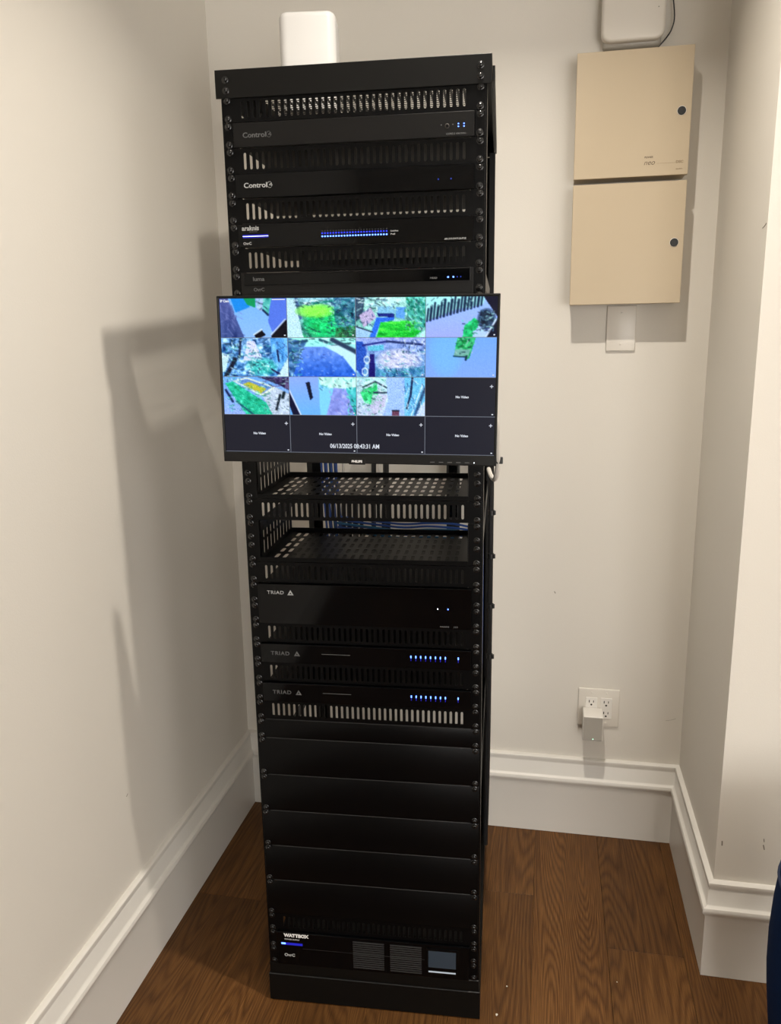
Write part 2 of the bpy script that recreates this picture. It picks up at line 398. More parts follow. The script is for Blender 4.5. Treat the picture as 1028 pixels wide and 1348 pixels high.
# top cover: fascia, perforated top, side and rear skirts
mb = MB(); CW = .2525; CB, CT = zn(0) + .0015, 2.0165
mb.rbox(-CW, CW, -.0068, -.0042, zn(0) - .0030, CT, .0008)
perf(mb, -CW, CW, -.005, DEP + .004, 33, 38, hole4(.0088, .0098), .0007, lambda u, v, d: (u, v, CT - .0003 - d), mu=.031, mv=.055)
for sx in (-1, 1): mb.box(*sorted((sx * CW, sx * (CW - .002))), -.0035, DEP + .004, CB + .004, CT)
mb.box(-CW, CW, DEP + .002, DEP + .004, CB + .004, CT)
cover = mb.build('top_cover', 'black_powder', rack)
# base: plinth with kick plate plus bottom frame strip
mb = MB(); mb.rbox(-.2475, .2475, -.006, -.0035, .002, .0725, .001)
for sx in (-1, 1): mb.box(*sorted((sx * .2475, sx * .2450)), -.0035, DEP + .004, .002, .0725)
mb.box(-.2475, .2475, DEP + .002, DEP + .004, .002, .0725); mb.box(-.2450, .2450, -.0035, DEP + .002, .0700, .0715)
base = mb.build('base', 'black_powder', rack)
MB().rbox(-.2470, .2470, -.0062, -.0036, .0722, .0736, .0005).build('seam_highlight', 'highlight_grey', base)  # painted highlight along the top of the plinth
mb = MB(); mb.rbox(-.2445, .2445, -.004, -.0015, .0740, Z0 - .0024, .0006); br_ = mb.build('bottom_rail', 'black_powder', rack)
MB().rbox(-.2200, .2440, -.0042, -.0016, Z0 - .0024, Z0 - .0010, .0005).build('seam_highlight', 'highlight_grey', br_)  # same painted highlight above the bottom rail
for sx in (-1, 1):
    for z in (.55, 1.12, 1.62):
        MB().box(*sorted((sx * .2445, sx * .2425)), .055, DEP - .055, z, z + .030).build('side_brace', 'black_powder', rack)
    MB().box(*sorted((sx * .2530, sx * .2575)), .03, DEP - .01, zn(0) + .010, zn(0) + .036).build('side_rail', 'black_powder', rack)
for z in (.30, 1.90):
    MB().box(-.2265, .2265, DEP - .004, DEP - .001, z, z + .04).build('rear_brace', 'black_powder', rack)

# screw with a dished washer, cross slot
mb = MB(); mb.lathe([(.0066, 0), (.0066, -.0010), (.0050, -.0018), (.0044, -.0018), (.0044, -.0034), (.0034, -.0046), (.0015, -.0050), (.0015, -.0030)], 12)
SCREW = mb.mesh('screw', 'screw_black', True)
def screws(par, zs, y, xs=(-.2325, .2325)):
    for x in xs:
        for z in zs: link('screw', SCREW, par, (x + random.uniform(-.0006, .0006), y, z + random.uniform(-.0005, .0005)), (0, random.uniform(0, 3), 0))
screws(cover, (CB + .008, CB + .026), -.0068)

# vent panels
mb = MB(); hU = U - .0012
perf(mb, -.2413, .2413, .0006, .0006 + hU, 36, 1, hole12(.0053, .0295), .0018, lambda u, v, d: (u, -.0032 + d, v), mu=.2413 - 18 * .01166, mv=.0048)
mb.box(-.2165, .2165, -.0014, .012, .0006, .0018).box(-.2165, .2165, -.0014, .012, hU - .0006, hU + .0006)
VENT = mb.mesh('vent_panel', 'black_panel')
vents = {0: 'black slotted vent panel right under the top cover of the rack', 2: 'black slotted vent panel between the two slim controllers near the rack top',
         4: 'black slotted vent panel between the glossy controller and the switch with rows of blue lights',
         6: 'black slotted vent panel under the switch with rows of blue lights', 17: 'black slotted vent panel between the two perforated shelves',
         20: 'black slotted vent panel under the lower perforated shelf', 23: 'black slotted vent panel under the tall glossy amplifier',
         25: 'black slotted vent panel between the two slim amplifiers with blue lights', 27: 'black slotted vent panel with pale wall showing through, above the blank panels',
         39: 'dark slotted vent panel just above the power supply at the rack foot'}
for n, lb in vents.items():
    t = link('vent_panel', VENT, rack, (0, 0, zn(n + 1))); t['label'] = lb; screws(t, (.0064, U - .0064), -.0032)
EDGE = MB().rbox(-.2230, .2230, -.0041, -.0010, -.0013, -.0002, .0004).mesh('seam_highlight', 'highlight_grey')  # thin strip added to paint the highlight on each blank panel seam
# blank panels
def blank(n, units, lb):
    h = units * U
    mb = MB().rbox(-.2413, .2413, -.0040, -.0006, .0003, h - .0013, .0010, 2)
    mb.box(-.2165, .2165, -.0014, .012, .0008, .0022).box(-.2165, .2165, -.0014, .012, h - .003, h - .0016)
    t = mb.build('blank_panel', 'black_panel', rack, True); t.location = (0, 0, zn(n + units)); t['label'] = lb
    link('seam_highlight', EDGE, t, (0, 0, h))
    screws(t, (.0064, h - .0064), -.0040)
blank(28, 1, 'narrow blank black panel, uppermost of the plain panels')
for k, w in enumerate(['first', 'second', 'third', 'fourth', 'fifth and lowest']):
    blank(29 + 2 * k, 2, '%s of the five wide blank black panels, counted from the top' % w)

# devices
def device(name, n, units, lb, cat, plate_mat, depth, face=.0045, chw=.2140, ears=True, pw=.2225, group=None):
    t = rthing(name, lb, cat, zn(n + units), group); h = units * U
    MB().box(-chw, chw, .0002, depth, .0022, h - .0022).build('chassis', 'black_chassis', t)
    for sx in (-1, 1):
        e_ = MB().rbox(*sorted((sx * (pw + .0006), sx * .2413)), -.0034, -.0008, .0008, h - .0008, .0006).build('rack_ear', 'black_panel', t)
        screws(e_, (.0064, h - .0064) if units == 1 else (.0064, .038, h - .038, h - .0064), -.0034, (sx * .2325,))
    f = MB().rbox(-pw, pw, -.0034 - face, -.0006, .0010, h - .0012, .0009, 2).build('faceplate', plate_mat, t)
    return t, -.0034 - face - .0001
def leds(t, pts, y, m, w=.0022, h=.0022, name='indicator_light'):
    mb = MB().rbox(-w / 2, w / 2, -.0006, .0004, -h / 2, h / 2, min(w, h) * .3, 2); me = mb.mesh(name, m)
    for x, z in pts: link(name, me, t, (x, y, z))
def swirl4(t, x, y, z, s, m):            # the round mark with a hooked numeral after the word
    mb = MB(); n = 14
    for k in range(n):
        a0 = math.radians(62 + 236 * k / n); a1 = math.radians(62 + 236 * (k + 1) / n)
        q = [(math.cos(a0) * s, math.sin(a0) * s), (math.cos(a1) * s, math.sin(a1) * s), (math.cos(a1) * s * .88, math.sin(a1) * s * .88), (math.cos(a0) * s * .88, math.sin(a0) * s * .88)]
        mb.prism([(x + a, z + b_) for a, b_ in q], y - .0004, y + .0002)
    for p, q, w in (((.62, .62), (-.22, -.12), .17), ((-.22, -.12), (.95, -.12), .17), ((.60, .62), (.60, -.62), .17)):
        dx, dz = q[0] - p[0], q[1] - p[1]; l = math.hypot(dx, dz); nx, nz = -dz / l * w / 2, dx / l * w / 2
        mb.prism([(x + s * (p[0] + nx), z + s * (p[1] + nz)), (x + s * (q[0] + nx), z + s * (q[1] + nz)), (x + s * (q[0] - nx), z + s * (q[1] - nz)), (x + s * (p[0] - nx), z + s * (p[1] - nz))], y - .0004, y + .0002)
    mb.build('round_mark', m, t)
# 1: satin controller
t, y = device('home_controller', 1, 1, 'satin black slim controller with four tiny blue lights at its right end', 'controller', 'black_satin', .26)
text('Control', .0125, 'print_dim', t, -.2050, y, .0210, bold=.0002, sx=1.12); swirl4(t, -.1545, y, .0213, .0052, 'print_dim')
leds(t, [(.194, .0225), (.204, .0225), (.194, .0180), (.204, .0180)], y, 'led_blue', .0024, .0020)
leds(t, [(.1634, .0215), (.1838, .0215)], y, 'print_dim', .002, .002, 'pin_light')
MB().lathe([(.0042, .0006), (.0042, -.0006), (.0030, -.0010), (.0028, .0004)], 14, 'y', (.1739, y, .0195)).build('sensor_window', 'socket_dark', t)
text('CORE 5', .0042, 'print_dim', t, .1720, y, .0062, bold=.00012, sx=1.1); text('HOME CONTROL', .0036, 'print_dim', t, .1900, y, .0062, bold=.0001, sx=.62)
# 2: glossy controller
t, y = device('home_controller', 3, 1, 'glossy black slim controller with two faint blue dots at the right', 'controller', 'black_gloss', .24, .0065)
text('Control', .0125, 'print_grey', t, -.2070, y, .0222, bold=.00025, sx=1.12); swirl4(t, -.1565, y, .0226, .0056, 'print_grey')
leds(t, [(.158, .0195), (.181, .0195)], y, 'led_dim', .0022, .0026)
# 3: network switch
t, y = device('network_switch', 5, 1, 'glossy black network switch with two rows of blue port lights', 'network switch', 'black_gloss', .30, .0065)
text('araknis', .0118, 'print_grey', t, -.2150, y, .0352, bold=.0003); text('NETWORKS', .0030, 'print_dim', t, -.2010, y, .0287)
text('OvrC', .0068, 'print_grey', t, -.2135, y, .0078, bold=.0002)
MB().box(-.2140, -.1640, y - .0004, y + .0003, .0205, .0213).build('light_bar', 'led_white', t)
MB().box(-.2140, -.1640, y - .0002, y + .0003, .0180, .0238).build('light_bar_glow', 'led_bar', t)
xs = [-.0600 + .0053 * k for k in range(24)]
leds(t, [(x, .0222) for x in xs], y, 'led_blue_soft', .0030, .0026); leds(t, [(x, .0166) for x in xs], y, 'led_blue', .0030, .0026)
leds(t, [(x, .0262) for x in xs], y, 'print_dim', .0018, .0009, 'port_number')
text('Link/Act', .0036, 'print_grey', t, .0690, y, .0222, bold=.0001, sx=1.2); text('PoE', .0036, 'print_grey', t, .0690, y, .0166, bold=.0001, sx=1.6)
text('AN-310-SW-F-24-POE', .0046, 'print_grey', t, .1690, y, .0050, bold=.0001, sx=.92)
# 4: recorder half hidden behind the monitor
t, y = device('video_recorder', 7, 2, 'black video recorder with three blue dots, half hidden above the monitor', 'video recorder', 'black_satin', .30, .0045)
MB().rbox(-.2165, .2165, y - .0012, y + .0008, 2 * U - .0245, 2 * U - .0030, .0006).build('upper_window', 'black_gloss', t)
y2 = y - .0013
text('luma', .0105, 'print_dim', t, -.1990, y2, 2 * U - .0130, bold=.0002, sx=1.15); text('OvrC', .0090, 'print_dim', t, -.1985, y, 2 * U - .0325, bold=.0002)
leds(t, [(.1756, 2 * U - .0180), (.1855, 2 * U - .0180)], y2, 'led_blue', .0030, .0030); leds(t, [(.1925, 2 * U - .0180), (.1990, 2 * U - .0180)], y2, 'led_dim', .0020, .0020)
text('HDD', .0040, 'print_dim', t, .1420, y2, 2 * U - .0190, bold=.0002, sx=1.5)
# 5: amplifiers
def triangle(t, x, y, z, s, m):
    mb = MB(); o = [(0, 1.0), (-1.0, -.72), (1.0, -.72)]; i_ = [(0, .28), (-.36, -.36), (.36, -.36)]
    for k in range(3):
        a, b_ = o[k], o[(k + 1) % 3]; c, d = i_[(k + 1) % 3], i_[k]
        mb.prism([(x + s * p[0], z + s * p[1]) for p in (a, b_, c, d)], y - .0004, y + .0002)
    mb.build('triangle_mark', m, t)
t, y = device('amplifier', 21, 2, 'tall glossy black amplifier with a bright triangle mark at upper left', 'amplifier', 'black_gloss', .40, .0085)
text('TRIAD', .0104, 'print_grey', t, -.2020, y, 2 * U - .0195, bold=.00008, sx=1.12); triangle(t, -.1520, y, 2 * U - .0195, .0066, 'print_grey')
leds(t, [(.1545, .0440)], y, 'led_white', .0024, .0024); leds(t, [(.1755, .0440)], y, 'led_blue', .0026, .0026)
text('PAMP8', .0042, 'print_dim', t, .1590, y, .0060, bold=.0001, sx=1.5); text('150', .0042, 'print_dim', t, .1860, y, .0060, bold=.0001, sx=1.5)
for n, lb in ((24, 'upper of two slim black amplifiers with a row of blue lights'), (26, 'lower of two slim black amplifiers with a row of blue lights')):
    t, y = device('slim_amplifier', n, 1, lb, 'amplifier', 'black_gloss', .34, .0075, group='slim amplifiers with a row of blue lights')
    text('TRIAD', .0118, 'print_dim', t, -.2010, y, .0228, bold=.0001, sx=1.12); triangle(t, -.1440, y, .0228, .0064, 'print_dim')
    leds(t, [(.0985 + .0102 * k, .0262) for k in range(8)] + [(.1965, .0262)], y, 'led_blue', .0024, .0056)
    leds(t, [(.0985 + .0102 * k, .0198) for k in range(8)] + [(.1965, .0198)], y, 'led_bar', .0014, .0050, 'channel_glow')
    MB().box(-.0910, -.0300, y - .0003, y + .0002, .0240, .0250).build('print_line', 'print_dim', t)
# 6: power supply
t, y = device('power_supply', 40, 2, 'black battery power supply with small display, lowest unit in the rack', 'power supply', 'black_gloss', .42, .0055)
text('WATTBOX', .0112, 'print_white', t, -.2050, y, .0800, bold=.0007, sx=1.02)
text('POWER SUPPLY', .0042, 'print_grey', t, -.2040, y, .0695, bold=.0002, sx=1.2)
MB().box(-.2120, -.2020, y - .0004, y + .0003, .0560, .0600).build('light_bar', 'led_blue', t)
MB().box(-.2120, -.1620, y - .0002, y + .0003, .0545, .0605).build('light_bar_glow', 'led_bar', t)
text('OvrC', .0105, 'print_grey', t, -.2060, y, .0270, bold=.0004)
MB().box(-.1615, .1220, y - .0003, y + .0003, .0466, .0474).build('groove_line', 'grille_black', t)
for gx0, gx1 in ((-.0430, .0290), (.0430, .1150)):
    for k in range(13):
        z = .0095 + k * .0056
        MB().rbox(gx0, gx1, y - .0022, y + .0005, z, z + .0030, .0006, 1).build('grille_bar', 'grille_black', t)
d = MB().rbox(.1260, .1975, y - .0016, y + .0004, .0130, .0790, .001).build('display_frame', 'black_gloss', t)
MB().rbox(.1305, .1930, y - .0022, y - .0010, .0300, .0730, .0006).build('display', 'lcd_glass', d)
MB().box(.1310, .1925, y - .0021, y - .0010, .0170, .0205).build('display_bar', 'lcd_bar', d)

# shelves
def shelf(n, lb, depth):
    """n: unit line of its floor"""
    t = rthing('rack_shelf', lb, 'shelf', zn(n), 'perforated rack shelves')
    mb = MB(); perf(mb, -.2140, .2140, .0, depth, 22, 5, hole12(.0085, .0300), .0007, lambda u, v, d: (u, v, .0036 - d), mu=.016, mv=.012)
    mb.build('floor_plate', 'black_panel', t)
    MB().rbox(-.2150, .2150, -.0036, -.0010, .0006, .0100, .0006).build('front_lip', 'black_panel', t)
    MB().box(-.2140, .2140, depth - .0016, depth, .0036, .0120).build('rear_lip', 'black_panel', t)
    for sx in (-1, 1):
        mb = MB(); perf(mb, .004, depth, .0036, .0036 + 2 * U - .010, 9, 2, hole12(.0070, .0290), .0009, lambda u, v, d: (sx * (.2145 - d), u, v), mu=.008, mv=.006)
        p_ = mb.build('side_plate', 'black_panel', t)
        MB().box(*sorted((sx * .2150, sx * .2413)), -.0030, -.0008, .0006, 2 * U - .002).build('rack_ear', 'black_panel', t)
    screws(t, (.0064, .0364, .0540, 2 * U - .0064), -.0030)
    return t
shelf(17, 'upper perforated black shelf, directly below the monitor', .255)
shelf(20, 'lower perforated black shelf, above a slotted vent panel', .250)

# ------------------------------------------------------------------ monitor
MW, MH = .5345, .3165
mon = thing('monitor', 'wide black monitor showing a grid of camera views, fixed to the rack', 'monitor', R2W(.0015, -.045, 1.2960), RYAW)
mon.rotation_euler = (math.radians(0), math.radians(.75), RYAW)
BZ, BB = .0042, .0195                      # bezel: thin sides and top, deeper below
mb = MB().rbox(-MW / 2, MW / 2, .006, .020, 0, MH, .002, 2); mb.rbox(-MW / 2 + .05, MW / 2 - .05, .018, .034, .035, MH - .05, .006, 2); mb.build('rear_case', 'plastic_black', mon)
bz = MB().rbox(-MW / 2, MW / 2, 0, .007, 0, BB, .0016, 2).rbox(-MW / 2, MW / 2, 0, .007, MH - BZ, MH, .0014, 2)
bz.rbox(-MW / 2, -MW / 2 + BZ, 0, .007, 0, MH, .0014, 2).rbox(MW / 2 - BZ, MW / 2, 0, .007, 0, MH, .0014, 2)
bezel = bz.build('bezel', 'bezel_black', mon)
MB().rbox(-.016, .016, -.0008, .001, -.0015, .0105, .0006).build('badge', 'bezel_black', bezel)
text('PHILIPS', .0062, 'print_white', bezel, 0, -.0010, .0045, align='CENTER', bold=.00025, sx=1.05, name='brand_lettering')
for k in range(5): MB().box(.142 + .0165 * k, .1505 + .0165 * k, -.0003, .001, .0052, .0066).build('button_icon', 'print_dim', bezel)
MB().lathe([(.0011, .0005), (.0011, -.0004), (.0006, -.0006)], 8, 'y', (.2255, 0, .0058)).build('power_light', 'led_white', bezel)
# the bracket that carries it, screwed to the rack rails
mb = MB().box(-.060, .060, .030, .040, .07, .19); mb.box(-.2400, .2400, .0395, .0415, .045, .225)
mb.build('mount_bracket', 'black_powder', mon)
scr = MB().box(-MW / 2 + BZ, MW / 2 - BZ, .0030, .0065, BB, MH - BZ).build('screen', 'bezel_black', mon)
SW, SH = MW - 2 * BZ - .001, MH - BZ - BB - .001
SX0, SZ1 = -SW / 2, MH - BZ - .0005
TW, TH = SW / 4, SH / 4

class Pic:
    W, H = 104, 60
    def __init__(s, top, bot=None):
        s.v, s.u = np.mgrid[0:s.H, 0:s.W]; s.u = (s.u + .5) / s.W; s.v = (s.v + .5) / s.H
        a = np.array(top, float); b_ = np.array(bot if bot is not None else top, float)
        s.a = a[None, None] * (1 - s.v[..., None]) + b_[None, None] * s.v[..., None]
    def mask(s, pts, soft=.012):
        m_ = np.zeros(s.u.shape, bool); n = len(pts)
        for i in range(n):
            (x0, y0), (x1, y1) = pts[i], pts[(i + 1) % n]
            c = (y0 > s.v) != (y1 > s.v)
            with np.errstate(divide='ignore', invalid='ignore'): xx = (x1 - x0) * (s.v - y0) / (y1 - y0 + 1e-12) + x0
            m_ ^= c & (s.u < xx)
        return m_.astype(float)
    def poly(s, pts, c, al=1.0, c2=None):
        m_ = s.mask(pts)[..., None] * al; cc = np.array(c, float)[None, None]
        if c2 is not None: cc = cc * (1 - s.v[..., None]) + np.array(c2, float)[None, None] * s.v[..., None]
        s.a = s.a * (1 - m_) + cc * m_; return s
    def blob(s, cx, cy, rx, ry, c, al=1.0, p=2.0):
        d = ((s.u - cx) / rx) ** 2 + ((s.v - cy) / ry) ** 2; m_ = (al * np.clip(1.3 - d, 0, 1) ** (1 / p))[..., None]
        s.a = s.a * (1 - m_) + np.array(c, float)[None, None] * m_; return s
    def line(s, p, q, w, c, al=1.0):
        p = np.array(p); q = np.array(q); d = q - p; l2 = (d ** 2).sum() + 1e-9
        t_ = np.clip(((s.u - p[0]) * d[0] + (s.v - p[1]) * d[1]) / l2, 0, 1)
        r = np.hypot(s.u - p[0] - t_ * d[0], (s.v - p[1] - t_ * d[1]) * .6)
        m_ = (al * np.clip((w - r) / w * 2, 0, 1))[..., None]; s.a = s.a * (1 - m_) + np.array(c, float)[None, None] * m_; return s
    def ring(s, cx, cy, rx, ry, w, c):
        d = np.abs(np.hypot((s.u - cx) / rx, (s.v - cy) / ry) - 1); m_ = np.clip((w - d) / w * 2, 0, 1)[..., None]
        s.a = s.a * (1 - m_) + np.array(c, float)[None, None] * m_; return s
    def noise(s, nx, ny, amp, pts=None, tint=(1, 1, 1), seed=0):
        r = np.random.default_rng(seed + nx * 31 + ny); g = r.standard_normal((ny + 2, nx + 2))
        fx = s.u * nx; fy = s.v * ny; ix = fx.astype(int); iy = fy.astype(int); tx = fx - ix; ty = fy - iy
        tx = tx * tx * (3 - 2 * tx); ty = ty * ty * (3 - 2 * ty)
        n = (g[iy, ix] * (1 - tx) + g[iy, ix + 1] * tx) * (1 - ty) + (g[iy + 1, ix] * (1 - tx) + g[iy + 1, ix + 1] * tx) * ty
        m_ = s.mask(pts) if pts is not None else 1.0
        s.a = s.a + (n * m_)[..., None] * amp * np.array(tint, float)[None, None]; return s
    def strokes(s, n, box, cols, ln=.07, w=.009, ang=None, seed=0, al=.75):
        r = np.random.default_rng(100 + seed); x0, y0, x1, y1 = box
        for k in range(n):
            x, y = r.uniform(x0, x1), r.uniform(y0, y1); a = r.uniform(0, 6.28) if ang is None else ang + r.normal(0, .45); l = ln * r.uniform(.4, 1.2)
            s.line((x, y), (x + l * math.cos(a), y + l * math.sin(a)), w * r.uniform(.7, 1.4), cols[r.integers(len(cols))], al)
        return s
DK, LT, GN, TL, NV, WH = (24, 50, 66), (178, 232, 228), (40, 150, 92), (66, 170, 172), (40, 66, 130), (226, 240, 248)
P = {}
p = Pic((120, 178, 240), (140, 185, 252)); p.poly([(0, 0), (.13, 0), (.36, 1), (0, 1)], (92, 102, 165), 1, (62, 82, 140)).noise(26, 3, 16, [(0, 0), (.13, 0), (.36, 1), (0, 1)], seed=1)
p.poly([(.17, 0), (.38, 0), (.46, .22), (.24, .36)], (30, 140, 228)).poly([(.36, 0), (.54, 0), (.54, .24), (.42, .17)], (14, 150, 95)).poly([(.54, 0), (.67, 0), (.63, .33), (.56, .27)], (165, 190, 235))
p.poly([(.66, 0), (.78, 0), (.73, .40), (.64, .28)], (95, 195, 190)).noise(18, 10, 24, [(.66, 0), (.78, 0), (.73, .40), (.64, .28)], seed=2).poly([(.78, 0), (1, 0), (1, .55), (.80, .95), (.72, .6), (.74, .3)], (88, 122, 225))
p.line((.65, .30), (.72, .42), .022, (25, 45, 80)).poly([(.50, .92), (.62, .80), (.68, .93), (.6, 1), (.53, 1)], (10, 14, 28)).line((.5, .92), (.62, .79), .014, (215, 235, 250)).poly([(.76, 1), (.76, .93), (.97, .55), (1, .55), (1, 1)], (12, 12, 30)).line((.76, .92), (.97, .54), .014, (200, 220, 250)); p.strokes(26, (.0, .1, .26, 1), [(60, 70, 130), (118, 128, 190)], .16, .006, 1.35, 1).strokes(14, (.55, .0, .74, .3), [DK, LT, TL], .05, .008, None, 2); P[(0, 0)] = p
p = Pic((150, 205, 225), (60, 150, 130)).noise(24, 14, 26, seed=3).poly([(0, 0), (.12, .05), (.24, 1), (0, 1)], (188, 228, 240)).line((.14, 0), (.2, .5), .03, (70, 100, 150)).blob(.55, .62, .28, .38, (18, 208, 118)).blob(.42, .33, .27, .17, (140, 245, 92)).noise(26, 12, 20, [(.2, .5), (.75, .3), (.75, 1), (.2, 1)], (.6, 1, .8), 4)
p.poly([(.68, .0), (1, 0), (1, 1), (.86, 1), (.7, .6)], (48, 108, 140), .75).noise(22, 14, 38, [(.64, 0), (1, 0), (1, 1), (.7, 1)], seed=5).poly([(.72, .75), (1, .7), (1, 1), (.7, 1)], (40, 82, 40), .7).poly([(.3, .13), (.7, .06), (.7, .1), (.3, .2)], (30, 130, 120)); p.strokes(150, (.22, .45, .95, 1), [GN, (120, 240, 170), DK, (30, 200, 120)], .06, .007, .4, 3).strokes(110, (.62, .02, 1, .8), [DK, LT, TL, NV], .06, .008, None, 4).strokes(30, (.1, .02, .5, .2), [DK, WH, LT], .06, .008, .1, 5); P[(1, 0)] = p
p = Pic((178, 232, 228), (120, 200, 190)).noise(18, 12, 22, seed=6).poly([(0, 0), (.14, 0), (.1, .5), (0, .6)], (40, 60, 90), .85).poly([(.05, .45), (.22, .25), (.3, .5), (.12, .75)], (186, 176, 215)).poly([(.32, .24), (.56, .24), (.57, .42), (.32, .40)], (128, 190, 225)).poly([(.31, .39), (.56, .41), (.56, .50), (.33, .48)], (22, 40, 130))
p.poly([(.3, .5), (.56, .5), (.55, .58), (.36, .62), (.28, 1), (.2, 1)], (48, 112, 232)).poly([(.58, .25), (.72, .25), (.70, .55), (.58, .5)], (95, 160, 235)).poly([(.36, .62), (.76, .58), (.93, .86), (.82, 1), (.30, 1)], (38, 205, 66)).noise(8, 22, 26, [(.36, .62), (.76, .58), (.93, .86), (.82, 1), (.30, 1)], (1, .8, .3), 7)
p.poly([(.72, .0), (1, 0), (1, .75), (.86, .75), (.74, .5)], (52, 165, 150), .8).noise(30, 16, 34, [(.72, 0), (1, 0), (1, .8), (.76, .6)], seed=8).poly([(0, .7), (.24, .84), (.18, 1), (0, 1)], (158, 200, 238)).line((0, .72), (.24, .86), .012, (25, 40, 70)).poly([(.94, .88), (1, .8), (1, 1), (.88, 1)], (180, 240, 240)); p.strokes(120, (.70, .02, 1, .8), [GN, LT, DK, TL], .07, .008, 1.2, 6).strokes(70, (.36, .62, .86, 1), [(110, 240, 90), (20, 160, 50), (60, 220, 80)], .09, .006, .1, 7).strokes(60, (.02, .0, .6, .3), [DK, WH, LT, (120, 160, 190)], .08, .008, None, 8).strokes(24, (.02, .2, .3, .8), [DK, (200, 180, 215), NV], .06, .008, None, 9); P[(2, 0)] = p
p = Pic((150, 190, 250), (158, 172, 252)); p.poly([(0, 0), (.82, 0), (.80, .2), (.42, .32), (0, .60)], (168, 236, 242))
for k in range(17): x_ = .02 + k * .047; yb_ = .56 - .44 * min(1, x_ * 1.15) + .05; p.line((x_ + .02, yb_ - .30 - .05 * (k % 3)), (x_, yb_), .018 + .006 * (k % 2), (22, 44, 76))
p.poly([(.52, 1), (.54, .72), (.68, .52), (.76, .62), (.66, 1)], (28, 188, 112)).noise(30, 18, 22, [(.52, 1), (.54, .72), (.68, .52), (.76, .62), (.66, 1)], seed=9).poly([(.66, .85), (.82, .72), (.86, 1), (.66, 1)], (175, 205, 250)).blob(.85, .55, .12, .24, (22, 46, 70), .95).noise(26, 16, 30, [(.74, .3), (.98, .4), (.95, .85), (.74, .8)], seed=10)
p.poly([(.80, 0), (1, 0), (1, .50)], (22, 22, 48)).poly([(.84, 1), (.98, .56), (1, .56), (1, 1)], (14, 20, 46)).line((.84, 1), (.985, .55), .016, (205, 225, 250)); p.strokes(60, (.74, .34, .96, .85), [DK, (90, 130, 160), LT, (14, 26, 40)], .06, .009, None, 10).strokes(24, (.52, .6, .72, 1), [GN, (90, 230, 160), DK], .04, .007, None, 11).strokes(26, (.0, .02, .75, .3), [LT, (60, 90, 110), DK], .08, .008, -1.2, 12); P[(3, 0)] = p
p = Pic((100, 150, 205), (88, 150, 215)).noise(20, 12, 46, seed=11).noise(34, 20, 26, seed=12).poly([(.40, .08), (.50, .08), (.62, .55), (.32, .62)], (205, 212, 246)).blob(.60, .74, .22, .22, (72, 208, 190), .8).poly([(.74, 0), (1, 0), (1, .5), (.87, .82), (.76, .5)], (92, 165, 235)).noise(24, 4, 22, [(.74, 0), (1, 0), (1, .5), (.87, .82), (.76, .5)], seed=13)
p.line((.84, .32), (.86, .6), .018, (20, 34, 76)).line((.06, .98), (.20, .56), .045, (18, 28, 52)).line((.30, .0), (.27, .5), .022, (30, 40, 66)).poly([(0, .38), (.12, .45), (.05, .85), (0, .9)], (190, 225, 232)).poly([(.88, .85), (1, .5), (1, 1), (.82, 1)], (195, 230, 242)).line((.74, .80), (.86, .92), .018, (38, 36, 84)).noise(30, 16, 22, [(.15, .6), (.85, .6), (.85, 1), (.15, 1)], seed=14); p.strokes(170, (.02, .02, .74, 1), [DK, LT, TL, NV, WH], .08, .008, None, 13).strokes(18, (.76, .05, .98, .6), [NV, (130, 195, 245)], .14, .007, 1.5, 14); P[(0, 1)] = p
p = Pic((165, 246, 232), (120, 170, 240)); p.poly([(.24, .24), (.55, .24), (.80, .46), (1, .92), (1, 1), (.05, 1)], (140, 172, 248), 1, (38, 98, 212)).poly([(0, 0), (.28, .12), (.2, .35), (.06, 1), (0, 1)], (72, 122, 176)).noise(18, 14, 34, [(0, 0), (.28, .1), (.2, .35), (.06, 1), (0, 1)], seed=15)
p.poly([(.55, .20), (.78, .16), (1, .42), (1, .90), (.82, .5)], (190, 232, 246)).line((.66, .06), (1, .36), .05, (46, 66, 96)).line((.1, .14), (.28, .08), .03, (40, 80, 110)).noise(30, 14, 12, [(.24, .24), (.55, .24), (.80, .46), (1, .92), (1, 1), (.05, 1)], seed=16).line((.48, .06), (.58, .12), .03, (46, 88, 110)); p.strokes(60, (.0, .05, .22, 1), [DK, TL, NV, LT], .07, .008, None, 15).strokes(60, (.12, .35, .8, 1), [(80, 120, 215), (160, 185, 250), (60, 92, 180)], .03, .006, .1, 16).strokes(26, (.3, .0, 1, .2), [DK, WH, TL], .07, .008, .3, 17); P[(1, 1)] = p
p = Pic((150, 168, 236), (110, 170, 220)).noise(20, 12, 18, seed=17).blob(.62, .58, .30, .28, (218, 216, 242), .85).noise(30, 18, 16, seed=18).poly([(0, .1), (.10, .1), (.16, .35), (.1, 1), (0, .8)], (42, 88, 190)).poly([(.17, .22), (.40, .18), (.40, .32), (.18, .34)], (98, 190, 222)).line((.1, .2), (.45, .10), .018, (30, 40, 130)).line((.45, .1), (.95, .18), .022, (40, 56, 110))
p.poly([(.20, .42), (.27, .42), (.28, 1), (.18, 1)], (28, 24, 112)).ring(.16, .56, .040, .085, .22, (225, 240, 250)).ring(.13, .86, .040, .09, .22, (225, 240, 250)).poly([(.3, .8), (1, .72), (1, 1), (.28, 1)], (60, 132, 180), .65).noise(36, 10, 26, [(.3, .75), (1, .7), (1, 1), (.28, 1)], seed=19); p.strokes(120, (.3, .35, .98, .98), [WH, (140, 160, 210), TL, (90, 110, 180)], .06, .007, .3, 18).strokes(40, (.6, .05, 1, .35), [DK, WH, NV], .06, .008, 1.3, 19).strokes(40, (.4, .78, 1, 1), [NV, TL, DK], .06, .008, 1.4, 20); P[(2, 1)] = p
